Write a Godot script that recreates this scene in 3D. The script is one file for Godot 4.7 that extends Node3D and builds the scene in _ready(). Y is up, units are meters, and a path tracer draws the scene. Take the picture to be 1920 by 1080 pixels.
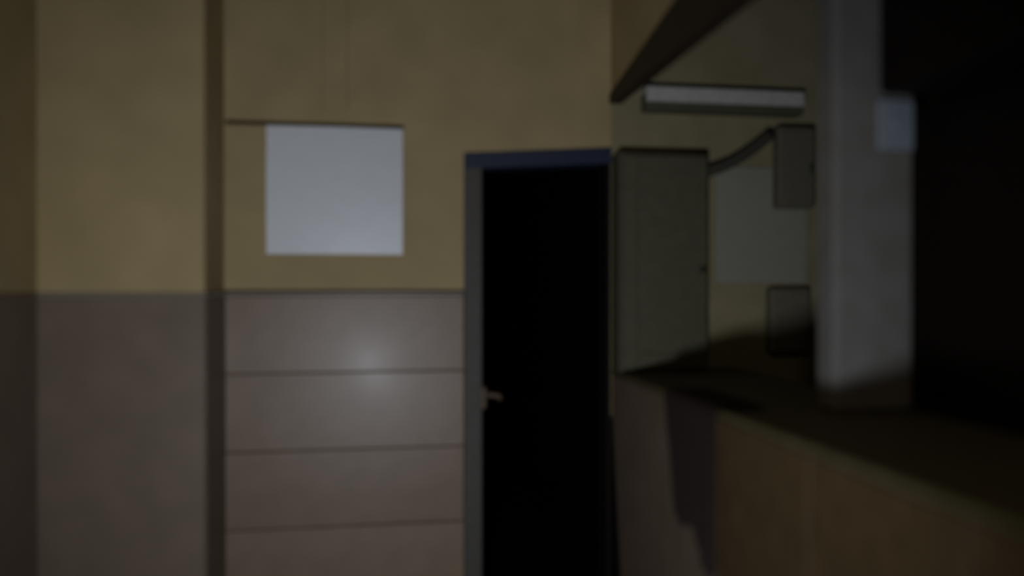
extends Node3D

const TILE_TOP := 1.472      # upper edge of the tiled dado
const ROW := 0.307           # height of one tile with its joint
const COUNTER := 1.145       # height of the counter beside the doorway
const SIDE := 0.93           # plane of the counter front and of the header above it
const CEILING := 3.0

var rng := RandomNumberGenerator.new()
var M := {}

# ---------------------------------------------------------------- helpers
func noise_tex(freq: float, seed_: int, lo: Color, hi: Color, octaves := 4, stretch := false) -> NoiseTexture2D:
	var n := FastNoiseLite.new()
	n.noise_type = FastNoiseLite.TYPE_SIMPLEX_SMOOTH
	n.seed = seed_
	n.frequency = freq
	n.fractal_octaves = octaves
	var g := Gradient.new()
	g.set_color(0, lo)
	g.set_color(1, hi)
	var t := NoiseTexture2D.new()
	t.width = 512
	t.height = 512
	t.seamless = true
	t.noise = n
	t.color_ramp = g
	return t

func mat(called: String, c: Color, rough: float, vary := 0.06, scale := 1.0, freq := 0.012, spec := 0.5, sd := 1) -> StandardMaterial3D:
	var m := StandardMaterial3D.new()
	m.resource_name = called
	m.albedo_color = c
	m.roughness = rough
	m.metallic_specular = spec
	if vary > 0.0:
		m.albedo_texture = noise_tex(freq, sd, Color(1.0 - vary, 1.0 - vary, 1.0 - vary * 1.2), Color(1, 1, 1))
		m.uv1_triplanar = true
		m.uv1_world_triplanar = true
		m.uv1_scale = Vector3.ONE * scale
	return m

func wood(called: String, c: Color, rough: float, sd: int, along: Vector3) -> StandardMaterial3D:
	var m := mat(called, c, rough, 0.28, 1.0, 0.02, 0.4, sd)
	m.uv1_scale = along
	return m

func quad(st: SurfaceTool, a: Vector3, b: Vector3, c: Vector3, d: Vector3) -> void:
	for p in [a, b, c, a, c, d]:
		st.add_vertex(p)

# a box of that size about its centre, its twelve edges chamfered by b
func chamfered(size: Vector3, b: float) -> ArrayMesh:
	var pts := PackedVector3Array()
	var h := size / 2.0
	b = minf(b, minf(h.x, minf(h.y, h.z)) * 0.8)
	for x in [-1, 1]:
		for y in [-1, 1]:
			for z in [-1, 1]:
				pts.append(Vector3(x * h.x, y * (h.y - b), z * (h.z - b)))
				pts.append(Vector3(x * (h.x - b), y * h.y, z * (h.z - b)))
				pts.append(Vector3(x * (h.x - b), y * (h.y - b), z * h.z))
	return hull(pts)

# convex hull by known planes: every chamfered box is the same, so its faces are gathered by direction
func hull(pts: PackedVector3Array) -> ArrayMesh:
	var st := SurfaceTool.new()
	st.begin(Mesh.PRIMITIVE_TRIANGLES)
	st.set_smooth_group(-1)
	for x in [-1, 0, 1]:
		for y in [-1, 0, 1]:
			for z in [-1, 0, 1]:
				if x == 0 and y == 0 and z == 0:
					continue
				var face := []
				for i in pts.size():
					var corner := i / 3
					var s := [(-1 if corner < 4 else 1), (-1 if corner % 4 < 2 else 1), (-1 if corner % 2 == 0 else 1)]
					var used := i % 3
					var want := [x, y, z]
					var ok := true
					for k in 3:
						if want[k] != 0 and want[k] != s[k]:
							ok = false
					if want[used] == 0:
						ok = false
					if ok:
						face.append(pts[i])
				var n := Vector3(x, y, z).normalized()
				var mid := Vector3.ZERO
				for p in face:
					mid += p / face.size()
				var ax := n.cross(Vector3.UP if absf(n.y) < 0.9 else Vector3.RIGHT).normalized()
				var ay := n.cross(ax)
				face.sort_custom(func(p, q): return atan2((p - mid).dot(ay), (p - mid).dot(ax)) > atan2((q - mid).dot(ay), (q - mid).dot(ax)))
				for k in range(1, face.size() - 1):
					st.add_vertex(face[0])
					st.add_vertex(face[k])
					st.add_vertex(face[k + 1])
	st.generate_normals()
	return st.commit()

# an outline in (a, y) pushed along the remaining axis; axis "x": outline is (z, y)
func prism(outline: PackedVector2Array, from: float, to: float, axis := "z") -> ArrayMesh:
	if Geometry2D.is_polygon_clockwise(outline):
		outline.reverse()
	var at := func(p: Vector2, w: float) -> Vector3:
		return Vector3(p.x, p.y, w) if axis == "z" else Vector3(w, p.y, p.x)
	var st := SurfaceTool.new()
	st.begin(Mesh.PRIMITIVE_TRIANGLES)
	st.set_smooth_group(-1)
	var tri := Geometry2D.triangulate_polygon(outline)
	var flip := axis == "x"
	for k in range(0, tri.size(), 3):
		var t := [outline[tri[k]], outline[tri[k + 1]], outline[tri[k + 2]]]
		if (t[1] - t[0]).cross(t[2] - t[0]) < 0:
			t.reverse()
		var near := [at.call(t[0], to), at.call(t[2], to), at.call(t[1], to)]
		var far := [at.call(t[0], from), at.call(t[1], from), at.call(t[2], from)]
		if flip:
			near.reverse()
			far.reverse()
		for p in near + far:
			st.add_vertex(p)
	for i in outline.size():
		var p: Vector2 = outline[i]
		var q: Vector2 = outline[(i + 1) % outline.size()]
		if flip:
			quad(st, at.call(p, from), at.call(q, from), at.call(q, to), at.call(p, to))
		else:
			quad(st, at.call(p, from), at.call(p, to), at.call(q, to), at.call(q, from))
	st.generate_normals()
	return st.commit()

func lathe(profile: PackedVector2Array, seg := 28) -> ArrayMesh:
	var st := SurfaceTool.new()
	st.begin(Mesh.PRIMITIVE_TRIANGLES)
	st.set_smooth_group(1)
	for k in seg:
		var a := TAU * k / seg
		var b := TAU * (k + 1) / seg
		for i in profile.size() - 1:
			var p: Vector2 = profile[i]
			var q: Vector2 = profile[i + 1]
			quad(st, Vector3(p.x * cos(a), p.y, p.x * sin(a)), Vector3(q.x * cos(a), q.y, q.x * sin(a)), Vector3(q.x * cos(b), q.y, q.x * sin(b)), Vector3(p.x * cos(b), p.y, p.x * sin(b)))
	st.generate_normals()
	return st.commit()

func tube(path: PackedVector3Array, r: float, seg := 10) -> ArrayMesh:
	var st := SurfaceTool.new()
	st.begin(Mesh.PRIMITIVE_TRIANGLES)
	st.set_smooth_group(1)
	var rings := []
	for i in path.size():
		var d := (path[mini(i + 1, path.size() - 1)] - path[maxi(i - 1, 0)]).normalized()
		var u := d.cross(Vector3.UP if absf(d.y) < 0.9 else Vector3.RIGHT).normalized()
		var v := d.cross(u)
		var ring := []
		for k in seg:
			var a := TAU * k / seg
			ring.append(path[i] + (u * cos(a) + v * sin(a)) * r)
		rings.append(ring)
	for i in path.size() - 1:
		for k in seg:
			var n := (k + 1) % seg
			quad(st, rings[i][k], rings[i][n], rings[i + 1][n], rings[i + 1][k])
	for k in range(1, seg - 1):
		for p in [rings[0][0], rings[0][k + 1], rings[0][k]]:
			st.add_vertex(p)
		var e: Array = rings[path.size() - 1]
		for p in [e[0], e[k], e[k + 1]]:
			st.add_vertex(p)
	st.generate_normals()
	return st.commit()

func obj(called: String, mesh: Mesh, m: Material, at := Vector3.ZERO, parent: Node3D = self) -> MeshInstance3D:
	var o := MeshInstance3D.new()
	o.name = called
	o.mesh = mesh
	o.material_override = m
	o.cast_shadow = GeometryInstance3D.SHADOW_CASTING_SETTING_ON
	parent.add_child(o, true)
	o.position = at
	return o

# a chamfered box between two corners
func block(called: String, lo: Vector3, hi: Vector3, m: Material, parent: Node3D = self, b := 0.003) -> MeshInstance3D:
	return obj(called, chamfered(hi - lo, b), m, (lo + hi) / 2.0, parent)

func thing(called: String, label: String, category: String, at := Vector3.ZERO) -> Node3D:
	var o := Node3D.new()
	o.name = called
	add_child(o, true)
	o.position = at
	o.set_meta("label", label)
	o.set_meta("category", category)
	return o

func setting(called: String, label: String, category: String) -> Node3D:
	var o := thing(called, label, category)
	o.set_meta("kind", "structure")
	return o

# courses of tiles on a wall. "z": the wall faces +z, u runs along x; "x": it faces turn * x, u runs along z
func tiles(parent: Node3D, u0: float, u1: float, width: float, top: float, bottom: float, plane: float, axis: String, face := 1.0) -> void:
	var joint := 0.0035
	var y := top
	while y > bottom + 0.02:
		var y_low := maxf(y - ROW, bottom)
		var u := u0
		while u < u1 - 0.004:
			var v := minf(u + width, u1)
			var size := Vector3(v - u - 0.0015, y - y_low - joint, 0.008)
			var key := "tile %.3f %.3f" % [size.x, size.y]
			if not M.has(key):
				M[key] = chamfered(size, 0.0025)
			var o := obj("tile", M[key], M.tile[rng.randi() % 4], Vector3.ZERO, parent)
			var mid := Vector2((u + v) / 2, (y + y_low) / 2)
			if axis == "z":
				o.position = Vector3(mid.x, mid.y, plane + 0.005)
				o.rotation = Vector3(rng.randf_range(-0.006, 0.006), rng.randf_range(-0.006, 0.006), 0)
			else:
				o.position = Vector3(plane + face * 0.005, mid.y, mid.x)
				o.rotation = Vector3(0, face * PI / 2 + rng.randf_range(-0.006, 0.006), 0)
			u = v
		y -= ROW

# ---------------------------------------------------------------- the scene
func _ready() -> void:
	rng.seed = 41

	# camera: eye height, turned a little to the right, softly out of focus
	var cam := Camera3D.new()
	cam.name = "camera"
	add_child(cam)
	cam.position = Vector3(0, 1.5, 3.26)
	cam.rotation = Vector3(deg_to_rad(-0.2), deg_to_rad(-8.87), 0)
	var lens := CameraAttributesPhysical.new()
	lens.frustum_focal_length = 33.333
	lens.frustum_focus_distance = 9.0
	lens.exposure_aperture = 0.7
	lens.frustum_near = 0.05
	lens.frustum_far = 60.0
	cam.attributes = lens
	cam.fov = rad_to_deg(2.0 * atan(540.0 / 1500.0))
	cam.current = true

	# a closed room at night: no sky, one lamp and an added fill
	var env := Environment.new()
	env.background_mode = Environment.BG_COLOR
	env.background_color = Color.BLACK
	env.tonemap_mode = Environment.TONE_MAPPER_LINEAR
	env.tonemap_exposure = 1.0
	env.sdfgi_enabled = true
	env.ssao_enabled = true
	env.ssil_enabled = true
	var around := WorldEnvironment.new()
	around.name = "environment"
	around.environment = env
	add_child(around)

	materials()
	lamp(Vector3(-0.12, 0.85, 3.2), Vector3(0.2, 1.5, 0.0))
	added_ceiling_fill(Vector3(-0.3, CEILING, 4.0))
	shell()
	doorway()
	counter_side()
	wall_things()
	counter_things()

func materials() -> void:
	M.paint = mat("yellow wall paint", Color8(176, 156, 116), 0.75, 0.08, 0.7, 0.008, 0.4, 3)
	M.paint.heightmap_enabled = true
	M.paint.heightmap_texture = noise_tex(0.05, 8, Color.BLACK, Color.WHITE)
	M.paint.heightmap_scale = 0.1
	M.bay_shade_paint = mat("wall paint dimmed to olive for bay shade", Color8(145, 135, 104), 0.8, 0.1, 0.8, 0.01, 0.4, 4)  # bay shade is put into this colour, duller than the yellow paint
	M.grout = mat("grout", Color8(72, 62, 52), 0.95, 0.1, 3.0, 0.03, 0.3, 5)
	M.tile = []
	for k in 4:
		var t := mat("beige glazed tile", Color8(129 + k * 2, 108 + k * 2, 90 + k * 2), 0.42, 0.07, 1.6, 0.01, 0.48, 20 + k)
		t.clearcoat_enabled = true
		t.clearcoat = 0.027
		t.clearcoat_roughness = 0.18
		M.tile.append(t)
	M.slab = mat("beige polished slab", Color8(122, 106, 92), 0.5, 0.08, 0.9, 0.01, 0.4, 37)
	M.trim = mat("dado edging", Color8(140, 130, 122), 0.3, 0.05, 3.0, 0.02, 0.5, 6)
	M.trim_dark = mat("dark dado line", Color8(72, 58, 36), 0.6, 0.1, 3.0, 0.02, 0.4, 7)
	M.paper = mat("white coated paper", Color8(228, 230, 236), 0.42, 0.02, 2.0, 0.01, 0.5, 9)
	M.batten = wood("thin dark wood", Color8(70, 54, 30), 0.6, 10, Vector3(0.6, 6, 6))
	M.header = wood("dark stained timber", Color8(52, 38, 28), 0.6, 11, Vector3(6, 6, 0.6))
	M.brown = wood("brown boarding", Color8(99, 79, 55), 0.6, 12, Vector3(5, 0.7, 5))
	M.top = wood("dark counter top", Color8(104, 95, 68), 0.7, 13, Vector3(6, 6, 0.8))
	M.pillar = mat("grey limewash", Color8(122, 119, 117), 0.85, 0.1, 1.2, 0.012, 0.3, 14)
	M.plate = mat("pale blue plastic", Color8(140, 150, 162), 0.45, 0.0)
	M.black = mat("black lacquered wood", Color8(28, 21, 17), 0.7, 0.2, 2.0, 0.02, 0.3, 15)
	M.black_knob = mat("blackened metal", Color8(26, 24, 24), 0.5, 0.0)
	M.frame = mat("grey frame paint", Color8(84, 80, 76), 0.6, 0.1, 2.0, 0.02, 0.4, 16)
	M.head = mat("navy frame paint", Color8(46, 52, 74), 0.5, 0.1, 2.0, 0.02, 0.4, 17)
	M.steel = mat("dull brass", Color8(92, 72, 54), 0.6, 0.1, 4.0, 0.03, 0.5, 18)
	M.olive = mat("olive grey enamel", Color8(88, 86, 68), 0.6, 0.1, 1.5, 0.02, 0.4, 19)
	M.board = mat("pale grey card", Color8(144, 141, 128), 0.85, 0.03, 1.5, 0.02, 0.3, 30)
	M.box = mat("dark grey metal", Color8(106, 101, 86), 0.7, 0.1, 3.0, 0.02, 0.4, 31)
	M.cable = mat("dark rubber", Color8(66, 62, 52), 0.85, 0.0)
	M.shelf = mat("pale painted wood", Color8(196, 192, 186), 0.6, 0.1, 2.0, 0.02, 0.4, 32)
	M.cloth = mat("black cloth", Color8(62, 52, 52), 0.95, 0.2, 4.0, 0.03, 0.2, 33)
	M.floor = mat("dark floor tiles", Color8(64, 58, 52), 0.6, 0.2, 0.8, 0.02, 0.4, 34)
	M.ceiling = mat("ceiling whitewash", Color8(120, 116, 104), 0.9, 0.08, 0.7, 0.01, 0.3, 35)
	M.night = mat("near-black plaster with darkness painted in", Color8(16, 15, 15), 0.95, 0.1, 1.0, 0.02, 0.2, 36)  # coloured near black so the passage stays dark under the lamp
	M.screw = mat("dark steel", Color8(60, 58, 56), 0.4, 0.0)
	M.glow = StandardMaterial3D.new()
	M.glow.resource_name = "lamp glass"
	M.glow.albedo_color = Color(0.9, 0.92, 0.95)
	M.glow.emission_enabled = true
	M.glow.emission = Color(0.92, 0.96, 1.0)
	M.glow.emission_energy_multiplier = 2.0
	M.fill_glow = M.glow.duplicate()  # glow of the added fill light
	M.fill_glow.resource_name = "added fill light glow"
	M.fill_glow.emission = Color(1.0, 0.94, 0.84)
	M.fill_glow.emission_energy_multiplier = 0.6

func lamp(at: Vector3, aim: Vector3) -> void:
	# a work lamp on a short stand just behind the camera: the main light of the room
	var t := thing("floor_lamp", "short black work lamp on a round base behind the viewer", "lamp", Vector3(at.x, 0, at.z))
	obj("base", lathe(PackedVector2Array([Vector2(0, 0), Vector2(0.15, 0), Vector2(0.15, 0.015), Vector2(0.02, 0.03), Vector2(0, 0.03)])), M.black, Vector3.ZERO, t)
	obj("pole", lathe(PackedVector2Array([Vector2(0, 0.02), Vector2(0.012, 0.02), Vector2(0.012, at.y - 0.05), Vector2(0, at.y - 0.05)])), M.black_knob, Vector3(0, 0, 0.07), t)
	var toward := (aim - at).normalized()
	var shade := obj("lamp_shade", lathe(PackedVector2Array([Vector2(0, 0), Vector2(0.05, 0), Vector2(0.1, 0.09), Vector2(0.1, 0.12), Vector2(0.094, 0.12), Vector2(0.094, 0.1), Vector2(0, 0.1)])), M.black, Vector3.ZERO, t)
	var turn := Basis(Quaternion(Vector3.UP, toward))
	shade.transform = Transform3D(turn, Vector3(0, at.y, 0) - toward * 0.125)
	var lens := obj("lamp_lens", lathe(PackedVector2Array([Vector2(0, 0.0), Vector2(0.09, 0.0), Vector2(0.09, 0.004), Vector2(0, 0.01)])), M.glow, Vector3.ZERO, t)
	lens.transform = Transform3D(turn, Vector3(0, at.y, 0) - toward * 0.022)
	var l := SpotLight3D.new()
	l.name = "work_lamp_light"
	l.light_color = Color(0.93, 0.96, 1.0)
	l.light_energy = 2.75
	l.light_size = 0.09
	l.spot_angle = 48.0
	l.spot_angle_attenuation = 1.0
	l.spot_range = 15.0
	l.spot_attenuation = 2.0
	l.shadow_enabled = true
	add_child(l)
	l.look_at_from_position(at + toward * 0.1, aim)

func added_ceiling_fill(at: Vector3) -> void:
	# an added fill light overhead, lifting the counter top and bay
	var t := thing("added_ceiling_fill", "small weak square fill light added on the ceiling behind the viewer", "lamp", at)
	block("housing", Vector3(-0.17, -0.05, -0.17), Vector3(0.17, 0, 0.17), M.frame, t, 0.006)
	block("diffuser", Vector3(-0.15, -0.056, -0.15), Vector3(0.15, -0.05, 0.15), M.fill_glow, t, 0.002)
	var l := AreaLight3D.new()
	l.name = "added_ceiling_fill_light"
	l.light_color = Color(1.0, 0.94, 0.84)
	l.light_energy = 0.9
	l.area_size = Vector2(0.3, 0.3)
	l.area_range = 15.0
	l.area_attenuation = 2.0
	l.shadow_enabled = true
	add_child(l)
	l.position = at + Vector3(0, -0.062, 0)
	l.rotation = Vector3(-PI / 2, 0, 0)

func shell() -> void:
	var z_rear := 4.6
	var f := setting("floor", "dark floor of the small tiled room", "floor")
	block("slab", Vector3(-1.34, -0.12, -7.2), Vector3(3.2, 0, z_rear + 0.15), M.floor, f)
	var c := setting("ceiling", "pale ceiling of the small room", "ceiling")
	block("slab", Vector3(-1.34, CEILING, -7.2), Vector3(3.2, CEILING + 0.12, z_rear + 0.15), M.ceiling, c)

	# back wall: yellow paint over the tiled dado, as far as the doorway
	var w := setting("wall_back", "yellow wall over glossy beige tiles, left of the black doorway", "wall")
	obj("plaster", prism(PackedVector2Array([Vector2(-1.34, TILE_TOP), Vector2(0.31, TILE_TOP), Vector2(0.31, 2.035), Vector2(SIDE, 2.075), Vector2(SIDE, CEILING), Vector2(-1.34, CEILING)]), -0.15, 0), M.paint, Vector3.ZERO, w)
	block("dado_backing", Vector3(-1.34, 0, -0.15), Vector3(0.31, TILE_TOP, 0), M.grout, w)
	block("dado_line", Vector3(-0.628, TILE_TOP, 0), Vector3(0.31, TILE_TOP + 0.009, 0.009), M.trim_dark, w)
	block("dado_edging", Vector3(-0.628, TILE_TOP - 0.012, 0), Vector3(0.31, TILE_TOP, 0.013), M.trim, w)
	tiles(w, -0.625, 0.31, 0.94, TILE_TOP - 0.012, 0, 0, "z")

	# boxed pier in the left corner
	var p := setting("wall_pier", "yellow and tiled boxed pier filling the left corner", "wall")
	block("plaster", Vector3(-1.175, TILE_TOP, 0), Vector3(-0.628, CEILING, 0.34), M.paint, p, 0.006)
	block("dado_backing", Vector3(-1.175, 0, 0), Vector3(-0.632, TILE_TOP, 0.336), M.grout, p)
	block("dado_edging", Vector3(-1.175, TILE_TOP - 0.012, 0.33), Vector3(-0.628, TILE_TOP, 0.348), M.trim, p)
	block("dado_edging", Vector3(-0.632, TILE_TOP - 0.012, 0.012), Vector3(-0.62, TILE_TOP, 0.348), M.trim, p)
	block("slab_panel", Vector3(-1.175, 0, 0.336), Vector3(-0.628, TILE_TOP - 0.012, 0.345), M.slab, p)
	block("slab_panel", Vector3(-0.632, 0, 0.014), Vector3(-0.623, TILE_TOP - 0.012, 0.345), M.slab, p)

	var l := setting("wall_left", "tiled and yellow left wall running toward the viewer", "wall")
	block("plaster", Vector3(-1.34, TILE_TOP, 0), Vector3(-1.175, CEILING, z_rear), M.paint, l)
	block("dado_backing", Vector3(-1.34, 0, 0), Vector3(-1.175, TILE_TOP, z_rear), M.grout, l)
	block("slab_panel", Vector3(-1.175, 0, 0.346), Vector3(-1.166, TILE_TOP, 2.4), M.slab, l)
	var r := setting("wall_rear", "plain wall behind the viewer", "wall")
	block("plaster", Vector3(-1.34, 0, z_rear), Vector3(3.2, CEILING, z_rear + 0.15), M.bay_shade_paint, r)

	# bay behind the counter
	var b := setting("wall_bay", "wall behind the counter with shade painted in as dull olive, right of the doorway", "wall")
	block("plaster", Vector3(SIDE, 0, -0.15), Vector3(3.05, CEILING, 0), M.bay_shade_paint, b)
	var br := setting("wall_right", "dark far right wall of the bay behind the counter", "wall")
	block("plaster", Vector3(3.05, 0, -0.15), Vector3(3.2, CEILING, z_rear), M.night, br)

func doorway() -> void:
	# the passage beyond, its darkness put into near-black walls
	var p := setting("wall_passage", "passage seen through the doorway, its darkness painted in as near-black walls", "passage")
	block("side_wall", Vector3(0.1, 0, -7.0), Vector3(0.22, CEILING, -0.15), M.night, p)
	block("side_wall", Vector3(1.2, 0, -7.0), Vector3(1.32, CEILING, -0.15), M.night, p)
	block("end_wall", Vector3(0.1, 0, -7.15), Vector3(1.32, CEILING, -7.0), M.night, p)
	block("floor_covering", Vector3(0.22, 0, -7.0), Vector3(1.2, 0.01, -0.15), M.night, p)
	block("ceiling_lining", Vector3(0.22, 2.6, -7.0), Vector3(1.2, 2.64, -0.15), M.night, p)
	# its frame: grey post, navy head that has slipped out of level
	var d := setting("door_1", "open doorway with grey post and navy head in the yellow wall", "doorway")
	block("door_post", Vector3(0.31, 0, -0.13), Vector3(0.385, 2.03, 0.012), M.frame, d, 0.006)
	block("door_post", Vector3(0.912, 0, -0.13), Vector3(0.928, 2.05, 0.004), M.black, d, 0.003)
	obj("door_head", prism(PackedVector2Array([Vector2(0.31, 1.975), Vector2(0.928, 2.012), Vector2(0.928, 2.076), Vector2(0.31, 2.037)]), -0.13, 0.014), M.head, Vector3.ZERO, d)
	var latch := block("latch", Vector3(0.375, 0.995, -0.03), Vector3(0.4, 1.085, 0.02), M.steel, d, 0.004)
	var bolt := obj("latch_bolt", tube(PackedVector3Array([Vector3(0, 0, 0), Vector3(0.03, 0, 0.004), Vector3(0.06, -0.004, 0.004), Vector3(0.068, -0.02, 0.004)]), 0.012), M.steel, Vector3(0.005, 0.01, 0.01), latch)
	bolt.name = "latch_bolt"

func counter_side() -> void:
	# low wall with a counter on it
	var t := setting("wall_counter", "low wall under the dark counter, tiled near the doorway and boarded brown nearer", "wall")
	var front := 4.6
	block("core", Vector3(SIDE + 0.012, 0, 0), Vector3(1.44, COUNTER - 0.03, front), M.grout, t)
	block("slab_panel", Vector3(SIDE + 0.002, 0, 0.0), Vector3(SIDE + 0.012, COUNTER - 0.024, 1.1), M.slab, t)
	obj("corner_guard", prism(PackedVector2Array([Vector2(0.002, 0), Vector2(0.2, 0), Vector2(0.03, 0.95), Vector2(0.002, 0.95)]), SIDE - 0.004, SIDE + 0.002, "x"), M.black, Vector3.ZERO, t)
	var z := 1.1
	while z < front - 0.05:
		block("board", Vector3(SIDE - 0.002, 0.0, z + 0.001), Vector3(SIDE + 0.012, COUNTER - 0.024, minf(z + 0.5, front) - 0.001), M.brown, t, 0.002)
		z += 0.5
	var top := thing("counter_top", "long dark wooden counter top on the low wall right of the doorway", "counter", Vector3(SIDE, COUNTER - 0.04, 0))
	block("slab", Vector3(-0.002, 0.018, 0), Vector3(0.55, 0.04, front), M.top, top, 0.006)

	# header and the yellow wall over it
	var w := setting("wall_upper", "yellow wall strip above the dark timber header over the counter", "wall")
	obj("plaster", prism(PackedVector2Array([Vector2(0, 2.3), Vector2(0.8, 2.43), Vector2(2.6, 2.66), Vector2(4.6, 2.66), Vector2(4.6, CEILING), Vector2(0, CEILING)]), SIDE, SIDE + 0.035, "x"), M.paint, Vector3.ZERO, w)
	var h := setting("trim_header", "dark timber header rising toward the viewer over the counter", "beam")
	obj("timber", prism(PackedVector2Array([Vector2(0, 2.262), Vector2(4.6, 2.262), Vector2(4.6, 2.66), Vector2(2.6, 2.66), Vector2(0.8, 2.43), Vector2(0, 2.3)]), SIDE - 0.008, SIDE + 0.043, "x"), M.header, Vector3.ZERO, h)

func wall_things() -> void:
	# white sheet hanging from a thin batten
	var b := block("wall_batten", Vector3(-0.622, 2.128, 0), Vector3(0.066, 2.141, 0.016), M.batten)
	b.set_meta("label", "thin dark wooden batten along the top of the white sheet on the yellow wall")
	b.set_meta("category", "batten")
	var st := SurfaceTool.new()
	st.begin(Mesh.PRIMITIVE_TRIANGLES)
	st.set_smooth_group(1)
	var nx := 16
	var ny := 16
	var at := func(i: int, j: int) -> Vector3:
		var u := float(i) / nx
		var v := float(j) / ny
		return Vector3(-0.468 + 0.53 * u, 2.128 - 0.505 * v, 0.006 + 0.014 * sin(PI * v) * (0.6 + 0.4 * u) + 0.006 * sin(PI * u))
	for side in [0.0, 0.0012]:
		for i in nx:
			for j in ny:
				var o := Vector3(0, 0, -side)
				if side == 0.0:
					quad(st, at.call(i, j), at.call(i + 1, j), at.call(i + 1, j + 1), at.call(i, j + 1))
				else:
					quad(st, at.call(i, j) + o, at.call(i, j + 1) + o, at.call(i + 1, j + 1) + o, at.call(i + 1, j) + o)
	st.generate_normals()
	var s := obj("notice_sheet", st.commit(), M.paper)
	s.set_meta("label", "large blank white paper sheet on the yellow wall above the tiles")
	s.set_meta("category", "paper")

	var d := thing("cable_duct", "flat cable duct painted yellow running up the wall above the white sheet", "duct", Vector3(-0.205, 2.2, 0))
	block("cover", Vector3(-0.05, 0, 0), Vector3(0.05, CEILING - 2.2, 0.014), M.paint, d, 0.004)

	# shelf in the bay
	var sh := thing("wall_shelf", "pale wooden shelf high on the bay wall under the dark header", "shelf", Vector3(1.41, 2.262, 0))
	block("board", Vector3(-0.35, 0.04, 0), Vector3(0.35, 0.062, 0.07), M.shelf, sh, 0.003)
	block("fascia", Vector3(-0.35, 0.0, 0.07), Vector3(0.35, 0.062, 0.082), M.shelf, sh, 0.003)
	block("shelf_shade_strip", Vector3(-0.35, -0.035, 0), Vector3(0.35, 0.038, 0.066), M.olive, sh, 0.003)  # dark strip standing in for the shadow under the shelf

	var nb := thing("notice_board", "pale grey board on the bay wall between the two dark boxes", "board", Vector3(1.59, 1.51, 0))
	block("panel", Vector3(-0.2, 0.0, 0), Vector3(0.22, 0.5, 0.01), M.board, nb, 0.002)

	var up := thing("fuse_box", "dark grey metal fuse box at the upper right of the pale board", "fuse box", Vector3(1.73, 1.83, 0.012))
	block("housing", Vector3(-0.085, 0, 0), Vector3(0.085, 0.35, 0.06), M.box, up, 0.008)
	block("door", Vector3(-0.075, 0.015, 0.06), Vector3(0.075, 0.335, 0.068), M.box, up, 0.004)
	block("catch", Vector3(0.05, 0.15, 0.068), Vector3(0.062, 0.19, 0.078), M.screw, up, 0.002)

	var low := thing("junction_box", "dark grey metal junction box on the wall under the pale board", "junction box", Vector3(1.71, 1.21, 0))
	block("housing", Vector3(-0.09, 0, 0), Vector3(0.09, 0.28, 0.06), M.box, low, 0.008)
	block("lid", Vector3(-0.08, 0.012, 0.06), Vector3(0.08, 0.268, 0.066), M.box, low, 0.004)

	var path := PackedVector3Array()
	for k in 15:
		var t := k / 14.0
		path.append(Vector3(lerpf(1.29, 1.625, t), lerpf(1.97, 2.15, t) - 0.03 * sin(PI * t), 0.04))
	var cb := obj("conduit", tube(path, 0.026), M.cable)
	cb.set_meta("label", "thick dark cable rising from the olive cupboard to the fuse box")
	cb.set_meta("category", "cable")

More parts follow.
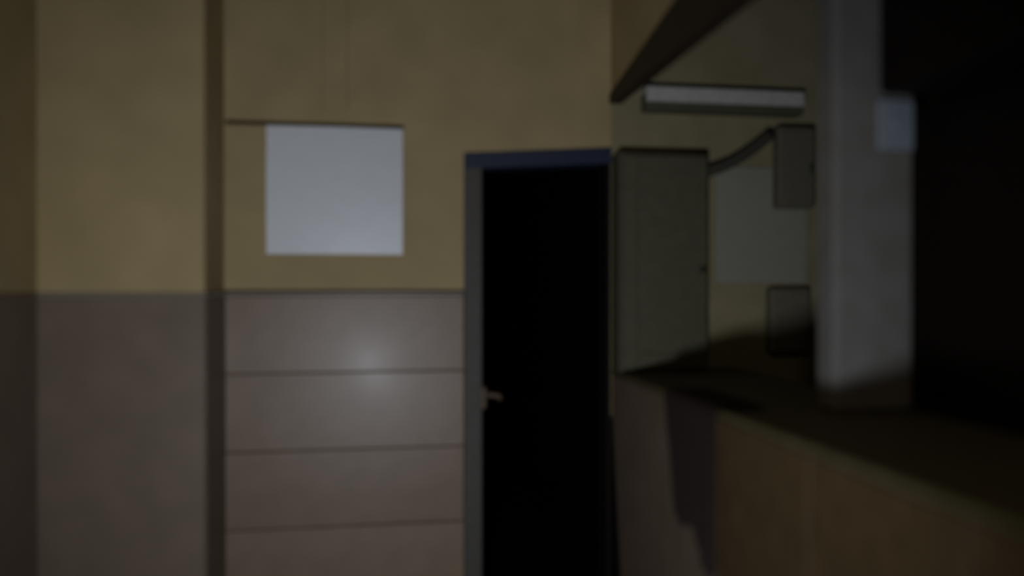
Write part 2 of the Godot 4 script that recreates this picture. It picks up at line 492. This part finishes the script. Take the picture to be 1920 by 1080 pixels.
func counter_things() -> void:
	# narrow cupboard on the far end of the counter
	var c := thing("wall_cupboard", "narrow olive-grey cupboard standing on the counter end right of the doorway", "cupboard", Vector3(1.125, COUNTER, 0.06))
	block("body", Vector3(-0.193, 0, -0.06), Vector3(0.185, 0.9, 0.05), M.olive, c, 0.004)
	block("door", Vector3(-0.185, 0.01, 0.05), Vector3(0.18, 0.89, 0.068), M.olive, c, 0.004)
	for x in [[-0.18, -0.12], [0.115, 0.175]]:
		block("stile", Vector3(x[0], 0.02, 0.068), Vector3(x[1], 0.88, 0.076), M.olive, c, 0.003)
	for y in [[0.02, 0.08], [0.82, 0.88]]:
		block("rail", Vector3(-0.12, y[0], 0.068), Vector3(0.115, y[1], 0.076), M.olive, c, 0.003)
	obj("knob", lathe(PackedVector2Array([Vector2(0, 0), Vector2(0.006, 0), Vector2(0.012, 0.016), Vector2(0, 0.022)]), 14), M.black_knob, Vector3(0.15, 0.42, 0.076), c).rotation.x = PI / 2

	# grey pillar standing on the counter
	var p := setting("trim_pillar", "grey square pillar standing on the counter before the black cupboard", "pillar")
	block("shaft", Vector3(1.23, COUNTER, 1.1), Vector3(1.475, CEILING, 1.2), M.pillar, p, 0.012)

	# black cupboard behind the counter
	var k := thing("tall_cupboard", "tall black cupboard with an overhanging top behind the counter at far right", "cupboard", Vector3(1.55, 0, 1.1))
	block("body", Vector3(0, 0, 0), Vector3(0.6, 2.03, 1.8), M.black, k, 0.008)
	block("overhang", Vector3(-0.2, 2.03, 0.115), Vector3(0.62, 2.6, 1.84), M.black, k, 0.012)
	for i in 3:
		var z0 := 0.02 + 0.59 * i
		var door := block("door", Vector3(-0.018, 1.2, z0), Vector3(0, 2.0, z0 + 0.575), M.black, k, 0.004)
		obj("knob", lathe(PackedVector2Array([Vector2(0, 0), Vector2(0.006, 0), Vector2(0.012, 0.016), Vector2(0, 0.022)]), 14), M.black_knob, Vector3(-0.009, -0.1, 0.24), door).rotation.z = PI / 2

	# small plate on the pillar
	var s := thing("switch_plate", "small pale blue switch plate on the grey pillar", "switch", Vector3(1.41, 1.88, 1.2))
	block("plate", Vector3(-0.055, 0, 0), Vector3(0.055, 0.14, 0.012), M.plate, s, 0.004)
	block("rocker", Vector3(-0.02, 0.045, 0.012), Vector3(0.02, 0.095, 0.018), M.plate, s, 0.002)

	# dark cloth hung over the counter edge
	var st := SurfaceTool.new()
	st.begin(Mesh.PRIMITIVE_TRIANGLES)
	st.set_smooth_group(1)
	var nu := 24
	var nv := 22
	var at := func(i: int, j: int, off: float) -> Vector3:
		var u := float(i) / nu
		var v := float(j) / nv
		var drop := (0.34 + 0.12 * u + 0.03 * sin(u * 9.0)) * maxf(0.0, (v - 0.25) / 0.75)
		var z := 0.72 + 0.41 * u + 0.1 * (1.0 - u) * maxf(0.0, (v - 0.25) / 0.75)
		if v < 0.25:
			return Vector3(SIDE - 0.012 + 0.14 * (1.0 - v / 0.25), COUNTER + 0.006 + off, z)
		var fold := 0.012 * sin(u * 22.0) * (v - 0.25)
		return Vector3(SIDE - 0.02 - absf(fold) - off, COUNTER + 0.004 - drop, z)
	for off in [0.0, 0.006]:
		for i in nu:
			for j in nv:
				var q := [at.call(i, j, off), at.call(i, j + 1, off), at.call(i + 1, j + 1, off), at.call(i + 1, j, off)]
				if off == 0.0:
					q.reverse()
				quad(st, q[0], q[1], q[2], q[3])
	st.generate_normals()
	var cl := obj("cloth", st.commit(), M.cloth)
	cl.set_meta("label", "black cloth hung over the counter edge where tiles meet brown boards")
	cl.set_meta("category", "cloth")
